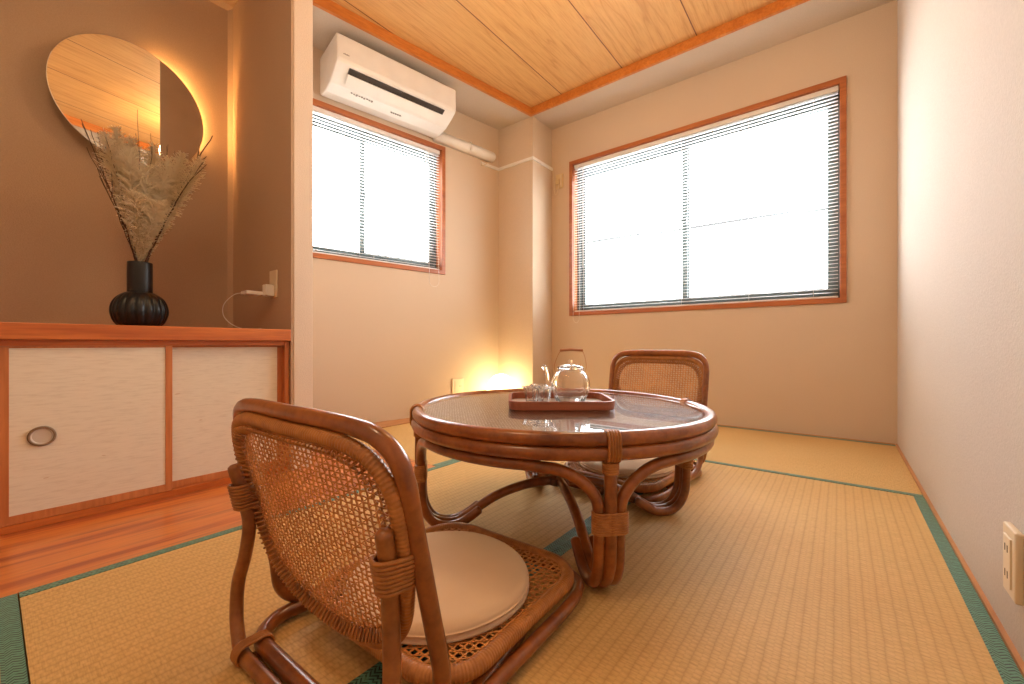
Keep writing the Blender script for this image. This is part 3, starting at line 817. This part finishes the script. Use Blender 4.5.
# ------------------------------------------------------------------ tray and tea things
CT = R(38.3)
t = thing('serving_tray', 'reddish wooden tray with rounded corners on the glass table top', 'tray', (-.666+.0,0,0), CT)
TX, TY, TZ = 0,0,.3467
def cam2w(r, d): return (r*math.cos(CT)-d*math.sin(CT), r*math.sin(CT)+d*math.cos(CT))
cx, cy = cam2w(.141, 1.258); t.location = (cx,cy,TZ)
out_ = rrect(.150,-.118,.118,.043,8); inn = rrect(.141,-.109,.109,.035,8)
n = len(out_)
q = MB(); q.add([(x,y,.0045) for x,y,z in inn]+[(x,y,.0) for x,y,z in inn], [tuple(range(n)), tuple(range(2*n-1,n-1,-1))]+[(i,(i+1)%n,n+(i+1)%n,n+i) for i in range(n)])
q.build('tray_floor', M['tray_in'], t)
q = MB(); vs = []
for loop, z in ((out_,.0),(out_,.0245),(inn,.0245),(inn,.0)): vs += [(x*(1 if z<.02 else 1.01),y*(1 if z<.02 else 1.01),z) for x,y,_ in loop]
q.add(vs, [(r_*n+i, r_*n+(i+1)%n, ((r_+1)%4)*n+(i+1)%n, ((r_+1)%4)*n+i) for r_ in range(4) for i in range(n)])
q.build('tray_rim', M['tray'], t, bevel=.0015)
TB = TZ+.0046
cx, cy = cam2w(.182, 1.295)
t = thing('teapot', 'clear ribbed glass teapot with a high wooden handle on the tray', 'teapot', (cx,cy,TB), CT)
body = [(.0,.001),(.040,.001),(.047,.006),(.057,.030),(.0605,.050),(.058,.068),(.048,.086),(.040,.094),(.0375,.100)]
bp = [(p.x,p.z) for p in spline([(r,0,z) for r,z in body],3)]
inner = [(max(r-.0022,0),z+(.004 if z<.01 else 0)) for r,z in bp[::-1]]
q = MB(); q.lathe(bp+inner, 96, mod=lambda a,z,i: 1-.060*(1+math.cos(a*16))*.5*math.sin(PI*min(1,max(0,z/.1))), closed=False); q.build('pot_body', M['glass'], t)
q = MB(); q.lathe([(0,.098),(.030,.0985),(.041,.0995),(.042,.104),(.038,.109),(.020,.113),(.006,.115),(.005,.119),(.0075,.124),(.006,.129),(0,.131)], 48); q.build('lid', M['glass'], t)
q = MB(); sp_ = spline([(-.054,0,.040),(-.068,0,.058),(-.072,0,.085),(-.078,0,.103),(-.086,0,.110)],6)
q.tube(sp_, lambda s_: .0105-.055*s_ if s_<.09 else .0055, 14); q.build('spout', M['glass'], t)
q = MB(); q.tube(spline([(.046,0,.092),(.050,0,.110),(.045,0,.140),(.037,0,.1590)],6), .0009, 6); q2 = MB(); q2.tube(spline([(-.046,0,.092),(-.050,0,.110),(-.040,0,.140),(-.030,0,.1590)],6), .0009, 6)
h_ = q.build('handle', M['grip'], t); q2.build('handle', M['grip'], t)
q = MB(); q.rod([(-.030,0,.159),(0,0,.1615),(.037,0,.159)], .0042, 10); q.build('grip', M['grip'], h_)
def cup(r, d, label):
    cx, cy = cam2w(r, d); t = thing('glass_cup', label, 'glass cup', (cx,cy,TB), CT, 'small glass cups on the tray')
    pr = [(.0,.0005),(.014,.0005),(.016,.003),(.0165,.012),(.018,.028),(.0205,.042),(.025,.050)]
    bp = [(p.x,p.z) for p in spline([(a,0,b) for a,b in pr],3)]; inn = [(max(a-.0018,0),b+(.006 if b<.005 else 0)) for a,b in bp[::-1]]
    q = MB(); q.lathe(bp+inn, 60, mod=lambda a,z,i: 1+.09*math.cos(a*10)*min(1,z/.03)); q.build('cup_wall', M['glass'], t)
    q = MB(); q.tube([(.0255*(1+.09*math.cos(a*10))*math.cos(a), .0255*(1+.09*math.cos(a*10))*math.sin(a), .0505) for a in [2*PI*k/60 for k in range(60)]], .0014, 6, closed=True); q.build('cup_rim', M['glass'], t)
cup(.058,1.245,'leftmost small glass cup on the tray')
cup(.094,1.222,'middle small glass cup on the tray, nearest the tray front edge')
cup(.084,1.305,'small glass cup on the tray behind the other two')

# ------------------------------------------------------------------ rattan floor chairs
def half(v):    # backrest half width against height along the panel
    T = [(.111,.0),(.117,.085),(.130,.130),(.150,.160),(.178,.186),(.21,.203),(.27,.217),(.34,.2225),(.385,.205),(.402,.175),(.411,.13),(.4125,.0)]
    for i in range(len(T)-1):
        if T[i][0] <= v <= T[i+1][0]:
            u = (v-T[i][0])/(T[i+1][0]-T[i][0]); return .985*(T[i][1]*(1-u)+T[i+1][1]*u)
    return 0
K = .222
def bplane(x, v, off=0):    # point on the reclined back plane (v = height), off towards the sitter
    cv = math.cos(math.atan(K)); sv = math.sin(math.atan(K))
    bow = -.010*(1-(x/.23)**2)
    return (x, -.200-K*v+(off+bow)*cv, v+(off+bow)*sv*.9)
def inside_back(x, v): return .114 < v < .411 and abs(x) < half(v)-.004
def inside_seat(x, y):
    hx, y0, y1, rd = .188, -.170, .214, .072
    if abs(x) > hx or y < y0 or y > y1: return False
    if y > y1-rd and abs(x) > hx-rd: return (abs(x)-hx+rd)**2+(y-y1+rd)**2 < rd*rd
    return True
def weave(q, inside, mapf, fams, ext=.26, c=(0,.0)):
    for ang, sp, w, th, amp, phase, zo in fams:
        d = Vector((math.cos(R(ang)), math.sin(R(ang)))); nrm = Vector((-d.y, d.x))
        k = int(ext*2/sp)
        for i in range(-k, k+1):
            run = []; step = sp/2
            for j in range(-int(ext*1.6/step), int(ext*1.6/step)+1):
                p = Vector(c)+nrm*(i*sp)+d*(j*step)
                if inside(p.x, p.y):
                    z = zo+amp*math.sin(PI*j/2+PI*(i % 2)+phase)
                    run.append(mapf(p.x, p.y, z))
                else:
                    if len(run) > 3: q.tube(run, 0, flat=(w,th), up=UPV, cap=True)
                    run = []
            if len(run) > 3: q.tube(run, 0, flat=(w,th), up=UPV, cap=True)
def make_chair(label):
    global UPV
    t = thing('floor_chair', label, 'chair', (0,0,0))
    # base loop on the floor
    base = [(.178,.02,.0170),(.192,-.06,.0160)]+[p for p in rrect(.214,-.266,.232,.070,8,.0145) if p[1] < -.10][::-1]+[(-.192,-.06,.0160),(-.178,.02,.0170)]
    q = MB(); q.rod(base, .0135, 12); q.build('base_loop', M['pole'], t)
    # seat ring, bound
    st = rrect(.196,-.176,.222,.080,8,.0455)
    q = MB(); wrapped(q, [Vector(p) for p in st], .0140, True, .0052, 10); q.build('seat_frame', M['wrap'], t, label='cane-bound seat frame')
    UPV = Vector((0,0,1))
    q = MB(); weave(q, inside_seat, lambda x,y,z: (x,y,.050+z), [(0,.0120,.0034,.0012,.0006,0,0),(90,.0120,.0034,.0012,.0006,PI/2,0),(45,.0170,.0018,.001,0,0,.0014)], .3, (0,.02))
    q.build('seat_cane', M['cane'], t, label='open woven cane seat')
    # back ring, bound
    pts = [(0,.412),(.075,.412),(.135,.410),(.180,.400),(.208,.378),(.2215,.340),(.2185,.27),(.205,.212),(.187,.172),(.157,.141),(.110,.122),(.055,.113),(0,.111)]
    pts = [(x*.985,v) for x,v in pts]; ring = pts+[(-x,v) for x,v in pts[-2:0:-1]]
    q = MB(); wrapped(q, spline([bplane(x,v) for x,v in ring],6,True), .0106, True, .0055, 10, .0013); q.build('back_frame', M['wrap'], t, label='cane-bound backrest frame')
    UPV = Vector((0,1,K))
    q = MB(); weave(q, inside_back, lambda x,v,z: bplane(x,v,z), [(0,.0078,.0023,.0010,.0007,0,0),(90,.0120,.0034,.0010,.0007,PI/2,0),(32,.0102,.0014,.0009,0,0,.0013)], .28, (0,.25))
    q.build('back_cane', M['cane'], t, label='woven cane backrest')
    # knotted lacing where the cane meets the lower frame
    q = MB()
    for x, v in [(p.x, p.z) for p in resample([(x,0,v) for x,v in ring], .0095, True)]:
        g_ = 0 if v < .2 else .022; vx = Vector((x*(.975-g_),0,.25+(v-.25)*(.975-g_))); cc = Vector((x*(.90-g_),0,.25+(v-.25)*(.90-g_))); cc2 = Vector((x*(.955-g_),0,.25+(v-.25)*(.955-g_)))
        q.tube([bplane(vx.x,vx.z,-.013), bplane(cc2.x,cc2.z,-.012), bplane(cc.x,cc.z,-.002)], .0021, 5)
        q.tube([bplane(vx.x,vx.z,.013), bplane(cc2.x,cc2.z,.012), bplane(cc.x,cc.z,.002)], .0021, 5)
    q.build('lacing', M['wrap'], t)
    # smooth outer rail: round the seat nose, along the sides, up and over the back
    f = .012
    nose = [(-.02,.243,.0190),(.06,.243,.0190),(.135,.240,.0190),(.185,.222,.0190),(.206,.185,.0190),(.214,.130,.0190)]
    rail = [(.2150,.05,.0190),(.2150,-.05,.0190),(.2160,-.130,.0200),(.2190,-.180,.034),(.2220,-.208,.066)]
    up_ = [bplane(.2270,v,f) for v in (.12,.19,.26,.32)]+[bplane(.2270,.365,f),bplane(.2180,.398,f),bplane(.190,.419,f),bplane(.145,.427,f),bplane(.07,.430,f)]
    right = nose+rail+up_
    left = [(-x,y,z) for x,y,z in right[1:]]
    full = right+[bplane(0,.430,f)]+left[::-1]
    q = MB(); q.rod(spline(full,6), .0118, 12); q.build('outer_rail', M['pole'], t)
    # rear support: one pole bent down, along the floor and up again
    lp = [(.212,-.289,.312),(.206,-.278,.262),(.199,-.271,.215),(.206,-.274,.160),(.215,-.282,.110),(.212,-.286,.065),(.196,-.290,.034),(.165,-.2945,.0135),(.10,-.2945,.0125),(0,-.2945,.0125)]
    q = MB(); q.rod(spline(lp+[(-x,y,z) for x,y,z in lp[-2::-1]],6), .0108, 12); sx = q.build('rear_support', M['pole_light'], t)
    for s_ in (-1,1):
        q = MB()
        for j in range(8):                      # binding: support to back frame
            v = .243+.0056*j; c1 = Vector((s_*(.204+.06*(v-.243)), 0, v)); hb = half(v)
            c2 = Vector(bplane(s_*hb, v, 0)); c1.y = c2.y-.022
            ax = (c2-c1).normalized(); per = Vector((0,0,1)).cross(ax).normalized(); loop = []
            for cc, a0 in ((c2,-90),(c1,90)):
                for kk in range(7):
                    a = R(a0+30*kk); loop.append(cc+(ax*math.cos(a)+per*math.sin(a))*.0135)
            q.tube(loop, .0029, 6, closed=True)
        q.build('support_binding', M['wrap'], sx)
        q = MB()
        for j in range(4):
            x = s_*(.150+.0055*j); loop = []
            for cy2, cz2, a0 in ((-.266,.0150,-90),(-.2945,.0145,90)):
                for kk in range(7):
                    a = R(a0+30*kk); loop.append((x, cy2+.0150*math.cos(a), cz2+.0150*math.sin(a)+.002))
            q.tube(loop, .0027, 6, closed=True)
        q.build('foot_binding', M['wrap'], sx)
    return t
UPV = Vector((0,0,1))
near = make_chair('nearest rattan floor chair, seen from behind with its cane backrest')
near.location = (-.625,.563,.0008); near.rotation_euler = (0,0,R(1.5))
def copy_tree(o, parent=None):
    c = o.copy(); COL.objects.link(c)
    if parent: c.parent = parent
    for ch in [x for x in list(bpy.data.objects) if x.parent == o]: copy_tree(ch, c)
    return c
far = copy_tree(near)
far['label'] = 'rattan floor chair on the far side of the table, facing the camera'
far['group'] = near['group'] = 'rattan floor chairs at the table'
far.location = (-.650,1.560,.0008); far.rotation_euler = (0,0,PI+R(-3)); far.scale = (.925,1.0,1.138)

def make_cushion(label, loc):
    r, h = .176, .032
    q = MB(); pr = [(0,.001),(r-.012,.001),(r-.003,.007),(r,.013),(r+.0022,.0145),(r,.016),(r-.003,.022),(r-.015,.030),(r-.05,.036),(r*.5,.041),(0,.040)]
    def md(a,z,i): return 1+.006*math.sin(3*a+1)+.004*math.sin(7*a)
    q.lathe([(p.x,p.z) for p in spline([(a,0,b) for a,b in pr],3)], 72, mod=md)
    o = q.build('seat_cushion', M['cushion'], loc=loc); tag(o, label, 'cushion', 'round seat cushions'); return o
make_cushion('round cream cushion on the nearest rattan chair', (-.628,.563,.0520+.001))
make_cushion('round cream cushion on the far rattan chair, seen under the table', (-.655,1.545,.060))

# ------------------------------------------------------------------ light
w = bpy.data.worlds.new('World'); SC.world = w; w.use_nodes = True
bg = w.node_tree.nodes['Background']; bg.inputs[0].default_value = (.93,.97,1.0,1); bg.inputs[1].default_value = 6.8
def portal(name, loc, rot, sx, sy):
    L = bpy.data.lights.new(name, 'AREA'); L.shape = 'RECTANGLE'; L.size = sx; L.size_y = sy; L.cycles.is_portal = True
    o = bpy.data.objects.new(name, L); COL.objects.link(o); o.location = loc; o.rotation_euler = rot; return o
portal('window_portal', ((W1['x0']+W1['x1'])/2, YB+.17, (W1['z0']+W1['z1'])/2), (R(-90),0,0), 1.78, 1.27)
p = ac(0,-.17,(W2['z0']+W2['z1'])/2); portal('window_portal', tuple(p), (R(-90),0,ROT_AC), 1.21, .98)
# the room's own warm pendant above the table, plus an added fill globe
def pendant(loc, r, c, st, label):
    t = thing('pendant_or_fill_lamp', label, 'lamp', loc)
    q = MB(); q.lathe([(.02,r*.97)]+[(r*math.sin(R(a)), r*.93*math.cos(R(a))) for a in range(10,180,8)]+[(0,-r*.93)], 32)
    q.build('globe', emit('pendant_glow', c, st), t)
    q = MB(); q.tube([(0,0,r*.95),(0,0,ZW-loc[2]-.002)], .004, 8); q.build('pendant_cord', M['white_pl'], t)
pendant((-.70,1.45,2.12), .13, (1,.72,.41), 12.0, 'white globe pendant lamp hanging over the table, above the picture')
pendant((-.75,-.05,2.00), .14, (1,.72,.42), 9.5, 'added fill-light globe hanging beside the camera, outside the picture')  # fill light added to brighten the near chair back and the alcove

# ------------------------------------------------------------------ camera
cam = bpy.data.cameras.new('camera'); co = bpy.data.objects.new('camera', cam); COL.objects.link(co)
co.location = (0,0,.53); co.rotation_euler = (R(90),0,R(38.3)); cam.sensor_width = 36; cam.lens = 36*415/1024
cam.shift_y = 2/1024; cam.clip_start = .02
SC.camera = co
SC.view_settings.view_transform = 'Standard'; SC.view_settings.look = 'None'; SC.view_settings.gamma = 1
SC.view_settings.use_curve_mapping = False; SC.view_settings.exposure = 1.2
cy_ = SC.cycles
cy_.use_denoising = True; cy_.max_bounces = 12; cy_.diffuse_bounces = 6; cy_.transmission_bounces = 10; cy_.sample_clamp_indirect = 6
